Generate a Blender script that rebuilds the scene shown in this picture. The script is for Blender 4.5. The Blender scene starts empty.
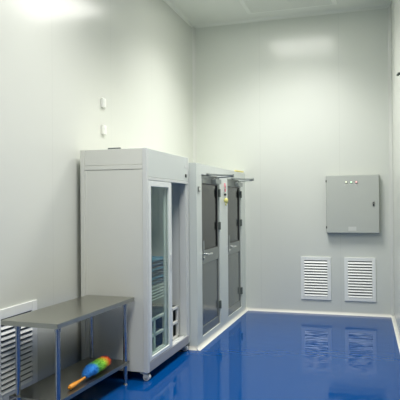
import bpy, bmesh, math, random
from mathutils import Matrix, Vector
random.seed(7)
PI = math.pi
C = bpy.context.scene.collection
S = bpy.context.scene

# ------------------------------------------------------------------ materials
def mat(name, col, rough=.5, metal=0., spec=.5, coat=0., noise=None, bump=None, emit=None):
    """principled material; noise=(scale, amount) varies the colour, bump=(scale, strength, detail)"""
    m = bpy.data.materials.new(name); m.use_nodes = True
    nt = m.node_tree; b = nt.nodes['Principled BSDF']
    b.inputs['Base Color'].default_value = (*col, 1); b.inputs['Roughness'].default_value = rough
    b.inputs['Metallic'].default_value = metal; b.inputs['Specular IOR Level'].default_value = spec
    b.inputs['Coat Weight'].default_value = coat
    tc = nt.nodes.new('ShaderNodeTexCoord')
    if noise:
        n = nt.nodes.new('ShaderNodeTexNoise'); n.inputs['Scale'].default_value = noise[0]; n.inputs['Detail'].default_value = 3
        nt.links.new(tc.outputs['Object'], n.inputs['Vector'])
        r = nt.nodes.new('ShaderNodeMapRange'); r.inputs['To Min'].default_value = 1 - noise[1]; r.inputs['To Max'].default_value = 1 + noise[1]
        nt.links.new(n.outputs['Fac'], r.inputs['Value'])
        x = nt.nodes.new('ShaderNodeVectorMath'); x.operation = 'SCALE'; x.inputs[0].default_value = col
        nt.links.new(r.outputs['Result'], x.inputs['Scale']); nt.links.new(x.outputs['Vector'], b.inputs['Base Color'])
    if bump:
        n = nt.nodes.new('ShaderNodeTexNoise'); n.inputs['Scale'].default_value = bump[0]; n.inputs['Detail'].default_value = bump[2]
        nt.links.new(tc.outputs['Object'], n.inputs['Vector'])
        u = nt.nodes.new('ShaderNodeBump'); u.inputs['Strength'].default_value = bump[1]; u.inputs['Distance'].default_value = .02
        nt.links.new(n.outputs['Fac'], u.inputs['Height']); nt.links.new(u.outputs['Normal'], b.inputs['Normal'])
    if emit:
        b.inputs['Emission Color'].default_value = (*emit[0], 1); b.inputs['Emission Strength'].default_value = emit[1]
    return m

def panel_wall(name, axis, first, pitch, col):
    """cream sandwich-panel wall: vertical joints every `pitch` metres along `axis`, faint sheet waviness"""
    m = mat(name, col, rough=.2, spec=.5)
    nt = m.node_tree; b = nt.nodes['Principled BSDF']
    g = nt.nodes.new('ShaderNodeNewGeometry'); sx = nt.nodes.new('ShaderNodeSeparateXYZ')
    nt.links.new(g.outputs['Position'], sx.inputs[0])
    def mth(op, a, v):
        n = nt.nodes.new('ShaderNodeMath'); n.operation = op
        nt.links.new(a, n.inputs[0])
        if v is not None: n.inputs[1].default_value = v
        return n.outputs[0]
    t = mth('SUBTRACT', sx.outputs[axis], first); t = mth('DIVIDE', t, pitch); t = mth('ADD', t, .5)
    t = mth('FRACT', t, None); t = mth('SUBTRACT', t, .5); t = mth('ABSOLUTE', t, None); t = mth('MULTIPLY', t, pitch)
    line = mth('LESS_THAN', t, .003)
    mx = nt.nodes.new('ShaderNodeMix'); mx.data_type = 'RGBA'
    nt.links.new(line, mx.inputs['Factor'])
    mx.inputs['A'].default_value = (*col, 1); mx.inputs['B'].default_value = tuple(c * .92 for c in col) + (1,)
    nt.links.new(mx.outputs['Result'], b.inputs['Base Color'])
    n = nt.nodes.new('ShaderNodeTexNoise'); n.inputs['Scale'].default_value = .9; n.inputs['Detail'].default_value = 1
    nt.links.new(g.outputs['Position'], n.inputs['Vector'])
    u = nt.nodes.new('ShaderNodeBump'); u.inputs['Strength'].default_value = .06; u.inputs['Distance'].default_value = .05
    nt.links.new(n.outputs['Fac'], u.inputs['Height']); nt.links.new(u.outputs['Normal'], b.inputs['Normal'])
    return m

def glass(name, tint, refl=1.0, ior=1.5):
    m = bpy.data.materials.new(name); m.use_nodes = True; nt = m.node_tree
    nt.nodes.clear()
    o = nt.nodes.new('ShaderNodeOutputMaterial'); mx = nt.nodes.new('ShaderNodeMixShader')
    t = nt.nodes.new('ShaderNodeBsdfTransparent'); t.inputs[0].default_value = (*tint, 1)
    g = nt.nodes.new('ShaderNodeBsdfGlossy'); g.inputs['Roughness'].default_value = .03; g.inputs[0].default_value = (refl, refl, refl, 1)
    f = nt.nodes.new('ShaderNodeFresnel'); f.inputs[0].default_value = ior
    gm = nt.nodes.new('ShaderNodeNewGeometry'); iv = nt.nodes.new('ShaderNodeMath'); iv.operation = 'SUBTRACT'; iv.inputs[0].default_value = 1
    ml = nt.nodes.new('ShaderNodeMath'); ml.operation = 'MULTIPLY'          # only the outer face of a pane mirrors
    nt.links.new(gm.outputs['Backfacing'], iv.inputs[1]); nt.links.new(iv.outputs[0], ml.inputs[0]); nt.links.new(f.outputs[0], ml.inputs[1])
    nt.links.new(ml.outputs[0], mx.inputs[0]); nt.links.new(t.outputs[0], mx.inputs[1]); nt.links.new(g.outputs[0], mx.inputs[2])
    nt.links.new(mx.outputs[0], o.inputs[0])
    return m

WALL = (.61, .627, .574)
M = dict(
    wall_left=panel_wall('cream panel left', 'Y', 4.44, 1.18, WALL),
    wall_back=panel_wall('cream panel back', 'X', -.5, 1.18, (.62, .645, .595)),
    wall_unseen_grey=mat('grey panel', (.2, .21, .2), .5),  # dark grey for the unseen walls, chosen to cut bounce light
    wall_right=panel_wall('cream panel right', 'Y', 2.4, 1.18, WALL),
    ceiling=mat('ceiling panel', (.66, .68, .63), .45),
    partition=mat('partition panel', (.59, .63, .595), .35, noise=(2, .02)),
    ceiling_cove=mat('ceiling cove', (.66, .68, .63), .35),
    cove=mat('cream cove', (.66, .655, .595), .4, noise=(5, .03)),
    trim=mat('aluminium cove', (.6, .615, .575), .22),
    cab=mat('powder coated cabinet', (.62, .63, .575), .4, noise=(1.5, .015)),
    cab_front=mat('cabinet front sheet', (.58, .62, .59), .35, noise=(1.5, .015)),
    cab_post=mat('cabinet profile', (.6, .62, .6), .3),
    cab_base=mat('cabinet base rail', (.33, .33, .34), .35),
    cab_in=mat('cabinet lining', (.68, .7, .68), .45),
    white=mat('white plastic', (.76, .77, .73), .4),
    bright=mat('white door profile', (.72, .75, .73), .3),
    louver=mat('white louver', (.78, .8, .77), .4),
    dark=mat('dark gap', (.03, .035, .035), .8),
    backing=mat('louver filter', (.12, .13, .125), .9, noise=(60, .3)),
    black=mat('black plastic', (.015, .015, .016), .4),
    steel_shaded=mat('shaded steel', (.34, .34, .3), .3, metal=1, bump=(60, .03, 2)),  # the tabletop's steel, with reflected under-table shade put into its colour
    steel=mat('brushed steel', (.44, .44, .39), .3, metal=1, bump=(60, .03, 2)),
    tube=mat('steel tube', (.4, .43, .47), .22, metal=1),
    closer=mat('closer steel', (.34, .37, .36), .35, metal=.8),
    chrome=mat('chrome', (.75, .76, .75), .12, metal=1),
    door=mat('door frame grey', (.2, .22, .205), .3, metal=.35),
    door_panel=mat('door lower sheet', (.15, .165, .155), .16, metal=.4),
    box=mat('panel box grey', (.43, .455, .42), .42, bump=(220, .05, 1)),
    boxside=mat('panel body grey', (.33, .35, .33), .45),
    plate=mat('name plate', (.55, .57, .54), .4),
    red=mat('red lamp', (.8, .42, .4), .2, emit=((1, .6, .57), .45)),
    green=mat('green lamp', (.6, .78, .6), .2, emit=((.6, 1, .65), .6)),
    amber=mat('pale lamp', (.75, .78, .6), .2, emit=((.9, 1, .75), .4)),
    bezel=mat('lamp bezel', (.3, .31, .29), .3, metal=.7),
    yellow=mat('yellow plastic', (.7, .62, .2), .45),
    yellowp=mat('yellow pompom', (.72, .68, .22), .8, bump=(200, .5, 2)),
    pink=mat('pink ribbon', (.75, .25, .3), .6),
    orange=mat('orange handle', (.75, .3, .03), .4),
    teal=mat('teal cloth', (.006, .06, .13), .85, noise=(20, .15), bump=(40, .3, 3)),
    teal_pale=mat('pale teal cloth', (.02, .13, .23), .85, noise=(20, .15), bump=(40, .3, 3)),
    lightbody=mat('light housing', (.75, .76, .73), .4),
    vent_white=mat('vent paint', (.72, .74, .69), .45),
    pane=glass('tinted pane', (.92, .96, .94), ior=1.22),
    door_pane=glass('smoky pane', (.5, .54, .52)),
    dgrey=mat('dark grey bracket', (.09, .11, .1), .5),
)
# diffuser of a lit ceiling panel
M['lit'] = mat('lit diffuser', (.9, .9, .88), .5, emit=((1.0, .985, .93), 6.5))

# blue self-levelling epoxy floor with long soft ripples
fl = mat('blue epoxy', (.001, .05, .2), .03, spec=.17)
nt = fl.node_tree; b = nt.nodes['Principled BSDF']
tc = nt.nodes.new('ShaderNodeNewGeometry'); mp = nt.nodes.new('ShaderNodeMapping'); mp.inputs['Rotation'].default_value = (.31, .22, .4); mp.inputs['Scale'].default_value = (.4, 1.3, 1); mp.inputs['Location'].default_value = (.137, .291, .173)
n1 = nt.nodes.new('ShaderNodeTexNoise'); n1.inputs['Scale'].default_value = 9.3; n1.inputs['Detail'].default_value = 1.0
bp = nt.nodes.new('ShaderNodeBump'); bp.inputs['Strength'].default_value = .045; bp.inputs['Distance'].default_value = .02
nt.links.new(tc.outputs['Position'], mp.inputs['Vector']); nt.links.new(mp.outputs['Vector'], n1.inputs['Vector'])
nt.links.new(n1.outputs['Fac'], bp.inputs['Height']); nt.links.new(bp.outputs['Normal'], b.inputs['Normal'])
M['floor'] = fl

# feather duster: colour bands along its own length (local y 0..1 metres)
dm = bpy.data.materials.new('rainbow fibre'); dm.use_nodes = True; nt = dm.node_tree; b = nt.nodes['Principled BSDF']
b.inputs['Roughness'].default_value = .9
tc = nt.nodes.new('ShaderNodeTexCoord'); sx = nt.nodes.new('ShaderNodeSeparateXYZ'); rp = nt.nodes.new('ShaderNodeValToRGB')
mr = nt.nodes.new('ShaderNodeMapRange'); mr.inputs['From Min'].default_value = .2; mr.inputs['From Max'].default_value = .67
nt.links.new(tc.outputs['Object'], sx.inputs[0]); nt.links.new(sx.outputs['Y'], mr.inputs['Value'])
nt.links.new(mr.outputs['Result'], rp.inputs['Fac']); nt.links.new(rp.outputs['Color'], b.inputs['Base Color'])
e = rp.color_ramp.elements
e[0].position = 0; e[0].color = (.03, .22, .62, 1); e[1].position = 1; e[1].color = (.6, .035, .02, 1)
for p, c in ((.36, (.03, .26, .7, 1)), (.45, (.12, .45, .1, 1)), (.66, (.3, .62, .05, 1)), (.76, (.65, .5, .05, 1)), (.84, (.75, .16, .03, 1))):
    k = e.new(p); k.color = c
M['rainbow'] = dm

# ------------------------------------------------------------------ mesh helpers
def box(bm, x0, x1, y0, y1, z0, z1, bev=0., seg=2):
    t = bmesh.new()
    r = bmesh.ops.create_cube(t, size=1)
    bmesh.ops.scale(t, vec=(x1 - x0, y1 - y0, z1 - z0), verts=t.verts)
    bmesh.ops.translate(t, vec=((x0 + x1) / 2, (y0 + y1) / 2, (z0 + z1) / 2), verts=t.verts)
    if bev: bmesh.ops.bevel(t, geom=t.edges[:], offset=bev, segments=seg, affect='EDGES', profile=.5)
    join(bm, t); return bm
def join(bm, t):
    me = bpy.data.meshes.new('tmp'); t.to_mesh(me); t.free(); bm.from_mesh(me); bpy.data.meshes.remove(me)
def tube(bm, p, q, r, r2=None, seg=20):
    p, q = Vector(p), Vector(q); d = q - p
    t = bmesh.new()
    bmesh.ops.create_cone(t, cap_ends=True, segments=seg, radius1=r, radius2=r if r2 is None else r2, depth=d.length)
    bmesh.ops.transform(t, matrix=Matrix.Translation((p + q) / 2) @ d.to_track_quat('Z', 'Y').to_matrix().to_4x4(), verts=t.verts)
    join(bm, t); return bm
def ball(bm, c, r, sc=(1, 1, 1), sub=3):
    t = bmesh.new(); bmesh.ops.create_icosphere(t, subdivisions=sub, radius=r)
    bmesh.ops.scale(t, vec=sc, verts=t.verts); bmesh.ops.translate(t, vec=c, verts=t.verts)
    join(bm, t); return bm
def sweep(bm, path, r, seg=12):
    """round bar along a polyline, with mitred rings and closed ends"""
    P = [Vector(p) for p in path]; rings = []
    for i, p in enumerate(P):
        d = (P[min(i + 1, len(P) - 1)] - P[max(i - 1, 0)]).normalized()
        q = d.to_track_quat('Z', 'Y')
        rings.append([bm.verts.new(p + q @ Vector((r * math.cos(a), r * math.sin(a), 0))) for a in [2 * PI * k / seg for k in range(seg)]])
    for a, b2 in zip(rings, rings[1:]):
        for k in range(seg): bm.faces.new((a[k], a[(k + 1) % seg], b2[(k + 1) % seg], b2[k]))
    bm.faces.new(rings[0][::-1]); bm.faces.new(rings[-1]); return bm
def prism(bm, prof, origin, u, v, along):
    """extrude profile points (a,b) -> origin + a*u + b*v by vector along"""
    o, u, v, al = map(Vector, (origin, u, v, along))
    A = [bm.verts.new(o + u * a + v * c) for a, c in prof]; B = [bm.verts.new(x.co + al) for x in A]
    n = len(prof)
    for k in range(n): bm.faces.new((A[k], A[(k + 1) % n], B[(k + 1) % n], B[k]))
    bm.faces.new(A[::-1]); bm.faces.new(B)
    bmesh.ops.recalc_face_normals(bm, faces=bm.faces[:]); return bm
def obj(name, bm, m, parent=None, smooth=True, loc=None):
    me = bpy.data.meshes.new(name); bm.normal_update(); bm.to_mesh(me); bm.free()
    me.materials.append(M[m] if isinstance(m, str) else m)
    if smooth:
        me.polygons.foreach_set('use_smooth', [True] * len(me.polygons))
        try: me.set_sharp_from_angle(angle=math.radians(32))
        except Exception: pass
    o = bpy.data.objects.new(name, me); C.objects.link(o)
    if smooth:
        wn = o.modifiers.new('weighted', 'WEIGHTED_NORMAL'); wn.keep_sharp = True; wn.weight = 100
    if parent: o.parent = parent
    if loc: o.location = loc
    return o
def B(): return bmesh.new()
def tag(o, label, cat, group=None, kind=None):
    o['label'] = label; o['category'] = cat
    if group: o['group'] = group
    if kind: o['kind'] = kind
    return o
def thing(name, label, cat, loc, rotz=0., group=None, kind=None):
    o = bpy.data.objects.new(name, None); C.objects.link(o); o.location = loc; o.rotation_euler = (0, 0, rotz)
    o.empty_display_size = .05
    return tag(o, label, cat, group, kind)
def struct(name, bm, m, label, cat, smooth=True):
    return tag(obj(name, bm, m, None, smooth), label, cat, kind='structure')
def dup(root, loc, label):
    r = root.copy(); C.objects.link(r); r.location = loc; r['label'] = label
    for ch in list(root.children):
        c = ch.copy(); C.objects.link(c); c.parent = r
        for g in ch.children:
            d = g.copy(); C.objects.link(d); d.parent = c
    return r

# ------------------------------------------------------------------ room shell
XL, YB, ZC, YF = -2.746, 8.555, 4.46, -4.0
RT = .019                                        # the right wall is a hair out of square
def XR(y): return .232 + (YB - y) * RT
T = .12
struct('floor', box(B(), XL - T, .8, YF - T, YB + T, -.1, 0), 'floor', 'glossy blue epoxy floor of the clean room', 'floor', False)
struct('ceiling', box(B(), XL - T, .8, YF - T, YB + T, ZC, ZC + .1), 'ceiling', 'pale panel ceiling high above the room', 'ceiling', False)
struct('wall_left', box(B(), XL - T, XL, YF, YB, 0, ZC), 'wall_left', 'cream panel wall behind the steel table and cabinet', 'wall', False)
struct('wall_back', box(B(), XL - T, .8, YB, YB + T, 0, ZC), 'wall_back', 'cream panel wall with the grey electrical box and two grilles', 'wall', False)
YS = 5.0  # nearer than this the right wall is an added, unseen grey panel
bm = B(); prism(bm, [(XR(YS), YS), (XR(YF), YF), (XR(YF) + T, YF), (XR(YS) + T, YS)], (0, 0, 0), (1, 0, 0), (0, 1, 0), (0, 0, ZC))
struct('wall_side_added', bm, 'wall_unseen_grey', 'unseen grey wall added beside the camera to cut bounce light', 'wall', False)
bm = B(); prism(bm, [(XR(YB), YB), (XR(YS), YS), (XR(YS) + T, YS), (XR(YB) + T, YB)], (0, 0, 0), (1, 0, 0), (0, 1, 0), (0, 0, ZC))
struct('wall_right', bm, 'wall_right', 'sliver of cream panel wall at the right edge', 'wall', False)
struct('wall_unseen_grey', box(B(), XL - T, .8, YF - T, YF, 0, ZC), 'wall_unseen_grey', 'unseen wall behind the camera, made grey to cut bounce light', 'wall', False)  # never in view; its invented grey keeps the lower room dim

# closet-like partition holding the two doors
XP, PY0, PZ = -1.922, 6.075, 2.095
D1, D2 = (6.27, 7.06), (7.47, 8.27)
ZB, ZD = .1, 1.975
bm = B()
for y0, y1 in ((PY0, D1[0]), (D1[1], D2[0]), (D2[1], YB)): box(bm, XP - .08, XP, y0, y1, 0, PZ)
for d in (D1, D2):
    box(bm, XP - .08, XP, d[0], d[1], ZD, PZ); box(bm, XP - .08, XP, d[0], d[1], 0, ZB)
box(bm, XL, XP - .08, PY0, PY0 + .06, 0, PZ); box(bm, XL, XP - .08, PY0 + .06, YB, PZ - .06, PZ)
struct('wall_partition', bm, 'partition', 'low pale partition enclosing the two grey doors', 'partition wall', False)
# rounded aluminium cap on the partition's near corner and along its top
def quarter(r, n=8): return [(0, 0)] + [(r * math.cos(a), r * math.sin(a)) for a in [PI / 2 * k / n for k in range(n + 1)]]
def cove(r, n=8): return [(0, 0), (r, 0)] + [(r - r * math.sin(a), r - r * math.cos(a)) for a in [PI / 2 * k / n for k in range(1, n)]] + [(0, r)]
RC = .04
def base(name, o, u, along, label): struct(name, prism(B(), cove(RC), o, u, (0, 0, 1), along), 'cove', label, 'baseboard')
base('baseboard_left', (XL, YF, 0), (1, 0, 0), (0, PY0 - YF, 0), 'cream coved skirting under the left wall grille')
base('baseboard_back', (XP, YB, 0), (0, -1, 0), (XR(YB) - XP, 0, 0), 'cream coved skirting along the back wall')
base('baseboard_partition', (XP, PY0 - RC, 0), (1, 0, 0), (0, YB - PY0 + RC, 0), 'cream coved skirting along the foot of the doors')
bm = B(); prism(bm, cove(RC), (XR(YB), YB, 0), (-1, 0, 0), (0, 0, 1), (XR(YF) - XR(YB), YF - YB, 0))
struct('baseboard_right', bm, 'cove', 'cream coved skirting running along the right wall', 'baseboard')
base('baseboard_side', (XL, PY0, 0), (0, -1, 0), (XP + RC * .0 - XL, 0, 0), 'cream coved skirting on the partition side behind the cabinet')
# vertical and ceiling corner coves
struct('trim_1', prism(B(), cove(.05), (XL, YB, PZ), (1, 0, 0), (0, -1, 0), (0, 0, ZC - PZ)), 'trim', 'vertical coved corner trim between left and back walls', 'trim')
struct('trim_2', prism(B(), cove(.05), (XR(YB), YB, 0), (-1, 0, 0), (0, -1, 0), (0, 0, ZC)), 'trim', 'vertical coved corner trim between back and right walls', 'trim')
struct('trim_3', prism(B(), cove(.04), (XL, YF, ZC), (1, 0, 0), (0, 0, -1), (0, YB - YF, 0)), 'ceiling_cove', 'coved trim where the left wall meets the ceiling', 'trim')
struct('trim_4', prism(B(), cove(.04), (XL, YB, ZC), (0, -1, 0), (0, 0, -1), (XR(YB) - XL, 0, 0)), 'ceiling_cove', 'coved trim where the back wall meets the ceiling', 'trim')

# ------------------------------------------------------------------ doors
def make_door(name, y0, y1, label):
    w = y1 - y0
    t = thing(name, label, 'door', (XP, y0, ZB), kind='structure')
    h = ZD - ZB; s = .055
    x0, x1 = -.05, -.012
    zm0, zm1 = .83, .985
    g = .004
    bm = B()
    box(bm, x0, x1, g, s, g, h - g, .003); box(bm, x0, x1, w - s, w - g, g, h - g, .003)
    box(bm, x0, x1, s, w - s, h - .1, h - g, .003); box(bm, x0, x1, s, w - s, g, .1, .003); box(bm, x0, x1, s, w - s, zm0, zm1, .003)
    obj('leaf_frame', bm, 'door', t)
    obj('pane', box(B(), -.034, -.028, s, w - s, zm1, h - .1), 'door_pane', t, False)
    bm = B()
    for a, c, e_, f_ in ((s, s + .012, zm1, h - .1), (w - s - .012, w - s, zm1, h - .1)): box(bm, -.03, -.016, a, c, e_, f_, .002)
    box(bm, -.03, -.016, s, w - s, zm1, zm1 + .012, .002); box(bm, -.03, -.016, s, w - s, h - .112, h - .1, .002)
    obj('gasket', bm, 'black', t)
    obj('lower_panel', box(B(), -.036, -.022, s, w - s, .1, zm0), 'door_panel', t, False)
    hd = obj('handle', box(B(), -.013, -.004, .075, .115, .87, 1.1, .003), 'closer', t)
    bm = B(); tube(bm, (-.005, .095, .945), (.05, .095, .945), .011)
    sweep(bm, [(.05, .085, .945), (.052, .11, .945), (.053, .16, .946), (.052, .23, .944)], .0125); obj('lever', bm, 'chrome', hd)
    bm = B(); tube(bm, (-.005, .095, .895), (.004, .095, .895), .012); obj('lock_cylinder', bm, 'chrome', hd)
    for z in (.24, 1.25, 1.67):
        bm = B(); box(bm, -.012, .003, w - .03, w + .012, z - .048, z + .048, .002); tube(bm, (.006, w - .006, z - .05), (.006, w - .006, z + .05), .01)
        obj('hinge', bm, 'dgrey', t)
    cl = obj('door_closer', box(B(), -.012, .045, w - .33, w - .07, h - .095, h - .035, .006), 'closer', t)
    bm = B(); tube(bm, (.018, w - .2, h - .035), (.018, w - .2, h - .01), .014)
    sweep(bm, [(.018, w - .2, h - .008), (.1, w - .19, h - .008), (.225, w - .18, h - .0)], .012)
    sweep(bm, [(.225, w - .18, h + .012), (.12, w - .36, h + .01), (.02, w - .55, h + .008)], .011)
    tube(bm, (.225, w - .18, h - .012), (.225, w - .18, h + .026), .013)
    box(bm, .001, .03, w - .59, w - .52, h - .002, h + .022, .003)
    obj('closer_arm', bm, 'closer', cl)
    return t
make_door('door_1', *D1, 'grey glazed door next to the white cabinet, nearer of the two')
make_door('door_2', *D2, 'grey glazed door farther along, next to the back wall')
# jamb / backing faces inside each door opening keep the closet dark: floor of closet is the room floor

# small things on the partition
t = thing('indicator_plate', 'tiny grey indicator plate on partition post left of nearer door', 'indicator', (XP, 6.155, 1.8))
obj('plate', box(B(), -.002, .012, -.035, .035, -.03, .03, .004), 'door', t)
obj('button', box(B(), .012, .018, -.02, .012, -.016, .016, .003), 'white', t)

t = thing('hanging_charm', 'pink and yellow charm hanging on the post between the doors', 'charm', (XP, 7.285, 1.9))
bm = B(); tube(bm, (0, 0, 0), (.018, 0, 0), .004); obj('hook', bm, 'chrome', t)
bm = B()
for s_ in (-1, 1):
    sweep(bm, [(.012, 0, .004), (.016, .018 * s_, -.04), (.018, .016 * s_, -.08), (.016, .004 * s_, -.11)], .007)
obj('ribbon', bm, 'pink', t)
bm = B(); sweep(bm, [(.014, 0, -.1), (.016, 0, -.22)], .002, 6); obj('cord', bm, 'black', t)
obj('bead', ball(B(), (.017, 0, -.145), .017, sub=2), 'black', t)
bm = B(); ball(bm, (.028, 0, -.225), .027, (1, 1, 1.25)); ball(bm, (.03, .022, -.25), .014); ball(bm, (.026, -.003, -.275), .01, (1, 1, 2))
obj('pompom', bm, 'yellowp', t)

bm = B(); sweep(bm, [(0, 0, 0), (.0, .25, .006), (0, .5, .012)], .013)
t = thing('yellow_rod', 'short yellow rod lying on top of the partition near back wall', 'rod', (XP - .014, 7.98, PZ + .0135))
obj('shaft', bm, 'yellow', t)
bm = B(); tube(bm, (0, .5, .012), (0, .55, .013), .014); obj('end_cap', bm, 'white', t)

# ------------------------------------------------------------------ wall grilles
def make_grille(name, label, w, h, loc, rz, n, group, f=.052):
    """louvered grille: local x = width, facing local -y, z up from its bottom edge"""
    t = thing(name, label, 'vent grille', loc, rz, group)
    bm = B()
    box(bm, -w / 2, -w / 2 + f, -.016, -.001, 0, h, .004); box(bm, w / 2 - f, w / 2, -.016, -.001, 0, h, .004)
    box(bm, -w / 2 + f, w / 2 - f, -.016, -.001, 0, f, .004); box(bm, -w / 2 + f, w / 2 - f, -.016, -.001, h - f, h, .004)
    obj('frame', bm, 'louver', t)
    obj('filter_backing', box(B(), -w / 2 + f * .7, w / 2 - f * .7, -.004, -.001, f * .7, h - f * .7), 'backing', t, False)
    bm = B(); p = (h - 2 * f) / n
    for k in range(n):
        z = f + p * k
        prism(bm, [(-.019, .06 * p), (-.021, .1 * p), (-.0075, .66 * p), (-.0055, .61 * p)], (-w / 2 + f, 0, z), (0, 1, 0), (0, 0, 1), (w - 2 * f, 0, 0))
    obj('slats', bm, 'louver', t)
    return t
g1 = make_grille('vent_grille', 'white louvered grille low on back wall, left of the pair', .44, .632, (-.86, YB, .205), 0, 13, 'white louvered grilles')
dup(g1, (-.23, YB, .205), 'white louvered grille low on back wall, right one under the electrical box')
make_grille('vent_grille', 'large white louvered grille low on left wall behind the steel table', .56, .73, (XL, 3.885, .105), PI / 2, 14, 'white louvered grilles', .075)

# ------------------------------------------------------------------ electrical box on the back wall
x0, x1, z0, z1 = -.69, .047, 1.198, 2.03
t = thing('electrical_box', 'grey steel electrical box mounted on the back wall', 'electrical box', ((x0 + x1) / 2, YB, z0))
w, h = x1 - x0, z1 - z0
bm = B(); box(bm, -w / 2 - .004, w / 2 + .004, -.075, -.0012, -.004, h + .004, .004)
obj('body', bm, 'boxside', t)
obj('mounting_flange', box(B(), -w / 2 + .05, w / 2 - .05, -.004, -.0012, .05, h - .05), 'boxside', t, False)
bm = B(); box(bm, -w / 2 + .002, w / 2 - .002, -.097, -.079, .002, h - .002, .005); obj('door', bm, 'box', t)
for z in (.08, h - .08):
    bm = B(); box(bm, -w / 2 - .007, -w / 2 + .008, -.1, -.07, z - .017, z + .017, .003); obj('hinge', bm, 'black', t)
lk = obj('lock', box(B(), w / 2 - .092, w / 2 - .062, -.103, -.097, h * .5 - .03, h * .5 + .035, .003), 'bezel', t)
bm = B(); tube(bm, (w / 2 - .077, -.102, h * .5 + .02), (w / 2 - .077, -.112, h * .5 + .02), .011); obj('key_cylinder', bm, 'chrome', lk)
bm = B(); box(bm, w / 2 - .084, w / 2 - .07, -.11, -.102, h * .5 - .028, h * .5, .003); obj('latch_tongue', bm, 'black', lk)
for k, m in enumerate(('amber', 'green', 'red')):
    x = -.085 + .071 * k
    bm = B(); tube(bm, (x, -.096, h - .1), (x, -.104, h - .1), .019); lb = obj('indicator_lamp', bm, 'bezel', t)
    ln = obj('lens', ball(B(), (x, -.104, h - .1), .0145, (1, .7, 1), 3), m, lb)
    ln['label'] = ('pale indicator lens', 'green indicator lens', 'red indicator lens')[k]
    obj('lamp_label', box(B(), x - .026, x + .026, -.0985, -.096, h - .142, h - .128, .0005), 'plate', t)
obj('name_plate', box(B(), -.06, .05, -.0985, -.096, .03, .09, .001), 'plate', t)

# ------------------------------------------------------------------ white wall boxes high on the left wall
def make_socket(label, z):
    t = thing('socket_box', label, 'wall box', (XL, 5.41, z), group='small white wall boxes')
    obj('cover', box(B(), 0, .03, -.036, .036, -.048, .048, .006), 'white', t)
    obj('rocker', box(B(), .03, .034, -.018, .018, -.022, .022, .002), 'white', t)
    return t
s1 = make_socket('small white wall box above the cabinet, upper of the two', 2.705)
dup(s1, (XL, 5.415, 2.42), 'small white wall box above the cabinet, lower of the two')

t = thing('mounting_bracket', 'small dark grey bracket high on right wall at frame edge', 'bracket', (XR(6.3), 6.3, 2.98))
obj('base_plate', box(B(), -.012, .004, -.04, .04, -.05, .05, .003), 'white', t)
bm = B(); sweep(bm, [(-.01, 0, 0), (-.035, 0, .0), (-.045, 0, -.02)], .016); obj('peg', bm, 'dgrey', t)

# ------------------------------------------------------------------ glass-door cabinet
CX0, CX1, CY0, CY1, CZ0, CZ1 = -2.69, -2.005, 4.83, 6.055, .08, 2.152
t = thing('storage_cabinet', 'tall off-white cabinet on casters with one sliding glass door open', 'cabinet', (CX0, CY0, 0))
W, D = CX1 - CX0, CY1 - CY0            # local x depth, local y width
p = .045
for (a, c) in ((0, 0), (W - p, 0), (0, D - p), (W - p, D - p)):
    bm = B(); box(bm, a, a + p, c, c + p, CZ0, CZ1, .006, 2); obj('corner_post', bm, 'cab_post' if a else 'cab', t)
def side(y0, y1, name):
    bm = B()
    box(bm, p, W - p, y0, y1, CZ0 + .005, 1.955, .003); box(bm, p, W - p, y0, y1, 2.0, CZ1 - .002, .003)
    o = obj(name, bm, 'cab', t)
    bm = B(); box(bm, p, W - p, y0 - .003, y1 + .002, 1.957, 1.998, .004)
    box(bm, p, p + .022, y0 - .0025, y1, CZ0 + .005, 1.955, .003); box(bm, W - p - .022, W - p, y0 - .0025, y1, CZ0 + .005, 1.955, .003)
    obj('moulding', bm, 'cab', o)
side(.006, .03, 'side_panel'); side(D - .03, D - .006, 'side_panel')
obj('back_panel', box(B(), .004, .02, p, D - p, CZ0, CZ1 - .004), 'cab_in', t, False)
obj('top_panel', box(B(), .01, W - .01, .01, D - .01, CZ1 - .02, CZ1 - .001, .003), 'cab', t)
hz = 1.855
bm = B(); box(bm, W - .03, W - .004, p, D - p, hz + .03, CZ1 - .004, .003); hd = obj('header_panel', bm, 'cab_front', t)
bm = B(); box(bm, W - .09, W - .001, p, D - p, hz, hz + .028, .004); obj('upper_track', bm, 'cab_post', t)
obj('inner_ceiling', box(B(), .02, W - .03, .03, D - .03, hz + .03, hz + .05), 'cab_in', t, False)
bm = B(); box(bm, W - .03, W - .001, p, D - p, CZ0, .168, .005); obj('base_rail', bm, 'cab_base', t)
bm = B(); box(bm, .02, W - .03, .03, D - .03, CZ0, .15); box(bm, W - .085, W - .03, p, D - p, .15, .166, .002)
for x in (W - .046, W - .013): box(bm, x - .003, x + .003, p, D - p, .166, .174)
obj('bottom_panel', bm, 'cab_in', t)
bm = B(); box(bm, .02, W - .09, D - .045, D - .03, .15, hz + .03); obj('inner_lining', bm, 'cab_in', t, False)
bm = B(); box(bm, W - .09, W - .01, D - p - .035, D - p, .168, hz, .004); obj('jamb', bm, 'cab_post', t)
bm = B(); box(bm, W - .005, W + .004, D - p - .075, D - p - .032, 1.925, 1.962, .004); lk = obj('lock', bm, 'black', t)
bm = B(); box(bm, W - .005, W - .001, D - p - .085, D - p - .02, 2.03, 2.06, .001); o = obj('badge', bm, 'cab_post', t)
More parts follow.
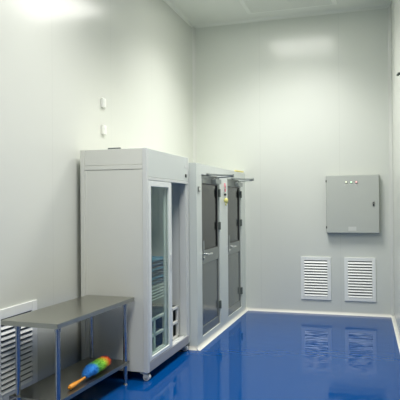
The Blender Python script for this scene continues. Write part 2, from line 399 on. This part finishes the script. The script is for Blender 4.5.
def leaf(x0, y0, y1, zz0, zz1, pull):
    bm = B(); s = .06
    box(bm, x0, x0 + .022, y0, y0 + s, zz0, zz1, .004); box(bm, x0, x0 + .022, y1 - s - .02, y1, zz0, zz1, .004)
    box(bm, x0, x0 + .022, y0 + s, y1 - s - .02, zz1 - .055, zz1, .004); box(bm, x0, x0 + .022, y0 + s, y1 - s - .02, zz0, zz0 + .035, .004)
    o = obj('sliding_door', bm, 'bright', t)
    obj('pane', box(B(), x0 + .008, x0 + .013, y0 + s - .004, y1 - s - .016, zz0 + .03, zz1 - .05), 'pane', o, False)
    if pull:
        bm = B(); box(bm, x0 + .022, x0 + .03, y1 - .05, y1 - .02, .95, 1.12, .004); obj('pull', bm, 'cab_post', o)
leaf(W - .024, p + .002, .662, .174, hz - .002, True)
leaf(W - .057, p + .0, .635, .174, hz - .002, False)
def caster(x, y):
    bm = B(); box(bm, x - .034, x + .034, y - .04, y + .04, .068, .08, .002)
    for s_ in (-1, 1): prism(bm, [(-.012, .07), (.022, .07), (.034, .035), (.024, .02), (.008, .028)], (x, y + s_ * .032 - .005, 0), (1, 0, 0), (0, 0, 1), (0, .01, 0))
    tube(bm, (x, y, .062), (x, y, .072), .022)
    c = obj('caster', bm, 'cove', t)
    bm = B(); tube(bm, (x + .018, y - .022, .031), (x + .018, y + .022, .031), .031, seg=28); obj('wheel', bm, 'white', c)
    bm = B(); tube(bm, (x + .018, y - .034, .03), (x + .018, y + .034, .03), .013); box(bm, x - .02, x + .04, y - .014, y + .014, .056, .068, .003); obj('axle', bm, 'black', c)
for x in (.07, W - .055):
    for y in (.06, D - .06): caster(x, y)

obj_ = tag(obj('dark_strip', box(B(), -.065, .065, -.012, .012, 0, .014, .003), 'dgrey', None), 'short dark strip lying on top of the cabinet', 'strip')
obj_.location = (-2.35, 4.875, CZ1 + .0005); obj_.rotation_euler = (0, 0, .02)

# inside the cabinet: wire rack with folded cloths, white cubby crate below
rx0, rx1, ry0, ry1, rz = -2.6, -2.105, 5.0, 5.67, .82
sx0, sx1, sy0, sy1 = rx0 - CX0 - .068, rx1 - CX0, .03, ry1 - CY0; zt = rz - .008
bm = B()
for k in range(13): sweep(bm, [(sx0 + (sx1 - sx0) * k / 12, sy0, zt), (sx0 + (sx1 - sx0) * k / 12, sy1, zt)], .004, 8)
for k in range(4): sweep(bm, [(sx0, sy0 + (sy1 - sy0) * k / 3, zt - .007), (sx1, sy0 + (sy1 - sy0) * k / 3, zt - .007)], .004, 8)
sh = obj('wire_shelf', bm, 'bright', t)
bm = B()
for dz in (.035, .065, .095, .125): sweep(bm, [(sx1, sy0, zt - dz), (sx1, sy1, zt - dz)], .0055, 8)
for k in range(4): sweep(bm, [(sx1, sy0 + (sy1 - sy0) * k / 3, zt), (sx1, sy0 + (sy1 - sy0) * k / 3, zt - .13)], .004, 8)
obj('front_rail', bm, 'bright', sh)
zs = rz
names = ('lowest', 'second from the bottom', 'third from the bottom', 'third from the top', 'second from the top', 'topmost')
for k in range(6):
    hgt = .043
    bm = B(); a = .19 - .006 * (k % 3); c = .27 - .008 * (k % 2)
    for q in range(2):                       # a folded cloth: two doubled layers closed by a round fold at the front
        box(bm, -a, a, -c, c, q * hgt / 2 + .001, (q + 1) * hgt / 2 - .001, .009, 3)
    cl = obj('folded_cloth', bm, 'teal' if k % 3 != 2 else 'teal_pale', None)
    bm = B(); tube(bm, (a - .004, -c + .01, hgt / 2), (a - .004, c - .01, hgt / 2), hgt * .33, seg=12); obj('fold', bm, 'teal_pale' if k % 2 else 'teal', cl)
    cl.location = (rx1 - .2 + random.uniform(-.006, .002), 5.385 + random.uniform(-.01, .01), zs); zs += hgt + .0005
    tag(cl, 'teal folded cloth in the stack behind glass, ' + names[k], 'cloth', 'folded teal cloths')
t = thing('cubby_crate', 'white open-front cubby crate on the cabinet floor', 'crate', (-2.36, 5.4, .151))
bm = B(); fx, n, L2, hh = .25, 3, .78, .35
ys = [-.39, -.135, .16, .372, .57]
for y in ys: box(bm, fx - .03, fx, y - .017, y + .017, 0, hh, .003)
for z in (0, .165, .324): box(bm, fx - .03, fx, ys[0], ys[-1], z, z + .026, .003)
obj('front_grid', bm, 'white', t)
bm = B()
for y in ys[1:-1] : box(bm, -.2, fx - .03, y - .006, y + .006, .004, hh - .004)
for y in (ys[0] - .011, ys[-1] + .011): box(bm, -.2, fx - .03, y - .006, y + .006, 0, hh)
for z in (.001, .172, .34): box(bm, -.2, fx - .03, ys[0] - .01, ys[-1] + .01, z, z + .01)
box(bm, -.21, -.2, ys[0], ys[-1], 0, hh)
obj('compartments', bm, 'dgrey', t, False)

# ------------------------------------------------------------------ steel table
TZ = .78
t = thing('steel_table', 'long narrow stainless steel work table with undershelf by left wall', 'table', (-2.389, 4.187, 0), math.radians(-2.2))
hx, hy = .243, .62
bm = B(); box(bm, -hx, hx, -hy, hy, TZ - .004, TZ, .0015)
for a, c, d_, e_ in ((-hx, -hx + .003, -hy, hy), (hx - .003, hx, -hy, hy), (-hx, hx, -hy, -hy + .003), (-hx, hx, hy - .003, hy)):
    box(bm, a, c, d_, e_, TZ - .036, TZ - .001, .001)
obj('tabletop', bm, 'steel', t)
bm = B(); box(bm, -hx + .004, hx - .004, -.05, .05, TZ - .03, TZ - .005); box(bm, -.03, .03, -hy + .004, hy - .004, TZ - .03, TZ - .005)
obj('stiffener', bm, 'tube', t)
for a in (-1, 1):
    for c in (-1, 1):
        x, y = (hx - .055 if a > 0 else -hx + .085), c * (hy - .085)
        bm = B(); tube(bm, (x, y, .045), (x, y, TZ - .005), .0185, seg=24); lg = obj('leg', bm, 'tube', t)
        bm = B(); tube(bm, (x, y, 0), (x, y, .012), .02, .016); tube(bm, (x, y, .012), (x, y, .05), .011); obj('foot', bm, 'chrome', lg)
        bm = B(); tube(bm, (x, y, TZ - .075), (x, y, TZ - .036), .023); obj('socket_collar', bm, 'tube', lg)
SZ = .21
bm = B(); box(bm, -hx + .03, hx - .03, -hy + .05, hy - .05, SZ - .004, SZ, .0015)
box(bm, hx - .033, hx - .03, -hy + .05, hy - .05, SZ - .03, SZ, .001); box(bm, -hx + .03, -hx + .033, -hy + .05, hy - .05, SZ - .03, SZ, .001)
obj('undershelf', bm, 'steel_shaded', t)

# feather duster on the undershelf; local y runs from the handle's end to the tip
t = thing('feather_duster', 'rainbow feather duster with orange handle on the table undershelf', 'duster', (-2.25, 3.85, SZ + .022))
t.rotation_euler = (math.radians(1.0), 0, math.atan2(.012, .74))
def lathe(bm, prof, seg=32):
    rings = [[bm.verts.new((r * math.cos(2 * PI * k / seg), y, r * math.sin(2 * PI * k / seg))) for k in range(seg)] for y, r in prof]
    for a, c in zip(rings, rings[1:]):
        for k in range(seg): bm.faces.new((a[k], c[k], c[(k + 1) % seg], a[(k + 1) % seg]))
    bm.faces.new(rings[0]); bm.faces.new(rings[-1][::-1]); bmesh.ops.recalc_face_normals(bm, faces=bm.faces[:]); return bm
h_ = obj('handle', lathe(B(), [(0, .006), (.006, .016), (.03, .02), (.08, .019), (.15, .013), (.22, .01), (.27, .012), (.29, .014), (.3, .006)], 20), 'orange', t)
bm = B(); tube(bm, (0, -.012, 0), (0, .004, 0), .005); obj('hanging_loop', bm, 'orange', h_)
def rad(u): return .016 + .036 * min(1, u / .3) ** .7 * (1 if u < .82 else math.sqrt(max(0, 1 - ((u - .82) / .2) ** 2)))
pts = [(.25 + .4 * k / 24, rad(k / 24)) for k in range(25)] + [(.66, .01)]
bm = lathe(B(), pts, 32)
for v in bm.verts:
    s_ = 1 + random.uniform(-.08, .08); v.co.x *= s_; v.co.z *= s_
for k in range(3200):                         # soft fibres standing out of the head
    u = random.random(); a = random.uniform(0, 2 * PI); r = rad(u) * .93
    y = .25 + .4 * u; L_ = random.uniform(.008, .022)
    d = Vector((math.cos(a), random.uniform(-.2, .5), math.sin(a))).normalized()
    o_ = Vector((r * math.cos(a), y, r * math.sin(a))); sd = d.cross(Vector((random.uniform(-1, 1), random.uniform(-1, 1), random.uniform(-1, 1)))).normalized() * .0022
    A, B2, C2 = bm.verts.new(o_ + sd), bm.verts.new(o_ - sd), bm.verts.new(o_ + d * L_)
    bm.faces.new((A, B2, C2))
for v in bm.verts:                            # lies flat on the shelf
    v.co.z = v.co.z * .8 + .03 * min(1, max(0, (v.co.y - .2) / .12))
    v.co.z = max(v.co.z, -.02 - math.tan(math.radians(1.0)) * v.co.y * .9)
obj('fibre_head', bm, 'rainbow', t)

for k in ('red', 'green', 'amber'): M[k].cycles.emission_sampling = 'NONE'
M['lit'].cycles.emission_sampling = 'FRONT'
# ------------------------------------------------------------------ ceiling fittings
def make_light(label, y):
    t = thing('ceiling_light', label, 'ceiling light', (-1.2, y, ZC), group='square panel lights on the ceiling')
    w, l = .53, .54
    bm = B()
    box(bm, -w - .02, -w, -l - .02, l + .02, -.045, -.001, .003); box(bm, w, w + .02, -l - .02, l + .02, -.045, -.001, .003)
    box(bm, -w, w, -l - .02, -l, -.045, -.001, .003); box(bm, -w, w, l, l + .02, -.045, -.001, .003)
    obj('frame', bm, 'lightbody', t)
    obj('diffuser', box(B(), -w, w, -l, l, -.038, -.03), 'lit', t, False)
    ld = bpy.data.lights.new('lamp', 'AREA'); ld.shape = 'RECTANGLE'; ld.size = 2 * w; ld.size_y = 2 * l
    ld.energy = 57; ld.spread = math.radians(124); ld.color = (1.0, .985, .955)
    lo = bpy.data.objects.new('lamp', ld); C.objects.link(lo); lo.parent = t; lo.location = (0, 0, -.0405)
    return t
l1 = make_light('lit ceiling panel light in the row, closest to the back wall', 6.95)
dup(l1, (-1.2, 4.0, ZC), 'lit ceiling panel light in the row, second from the back wall')
dup(l1, (-1.2, 1.0, ZC), 'lit ceiling panel light in the row, third from the back wall')
dup(l1, (-1.2, -2.0, ZC), 'lit ceiling panel light in the row, farthest from the back wall')

t = thing('ceiling_vent', 'pale square air diffuser in the ceiling by the back wall', 'ceiling vent', (-1.14, 7.92, ZC))
bm = B(); box(bm, -.64, .64, -.3, .3, -.025, -.001, .006); obj('frame', bm, 'vent_white', t)
bm = B()
for k in range(14): box(bm, -.58, .58, -.25 + .037 * k, -.235 + .037 * k, -.03, -.025)
obj('grille', bm, 'ceiling', t)

# ------------------------------------------------------------------ world, camera, view
wd = bpy.data.worlds.new('world'); S.world = wd; wd.use_nodes = True
wd.node_tree.nodes['Background'].inputs[0].default_value = (.8, .85, .9, 1); wd.node_tree.nodes['Background'].inputs[1].default_value = 0
wd.cycles.sampling_method = 'NONE'
cd = bpy.data.cameras.new('camera'); cam = bpy.data.objects.new('camera', cd); C.objects.link(cam)
cd.sensor_width = 36; cd.lens = 567.695 * 36 / 400; cd.clip_start = .05
r = ((.9551968363212231, .29585586768873345, -.008264952272890144), (-.010472833646469764, .005878745608601041, -.9999278774519104), (-.2957859422578089, .9552145025617105, .008713808492509072))
m = Matrix.Identity(4)
for i in range(3): m[i][0] = r[0][i]; m[i][1] = -r[1][i]; m[i][2] = -r[2][i]
m.translation = (0, 0, 1.62); cam.matrix_world = m
S.camera = cam
vs = S.view_settings
S.display_settings.display_device = 'sRGB'
vs.view_transform = 'Standard'; vs.look = 'None'; vs.gamma = 1; vs.use_curve_mapping = False; vs.exposure = 0.2
S.cycles.use_denoising = True; S.cycles.use_adaptive_sampling = False; S.cycles.caustics_reflective = False; S.cycles.caustics_refractive = False
S.cycles.max_bounces = 12; S.cycles.diffuse_bounces = 8; S.cycles.transparent_max_bounces = 12
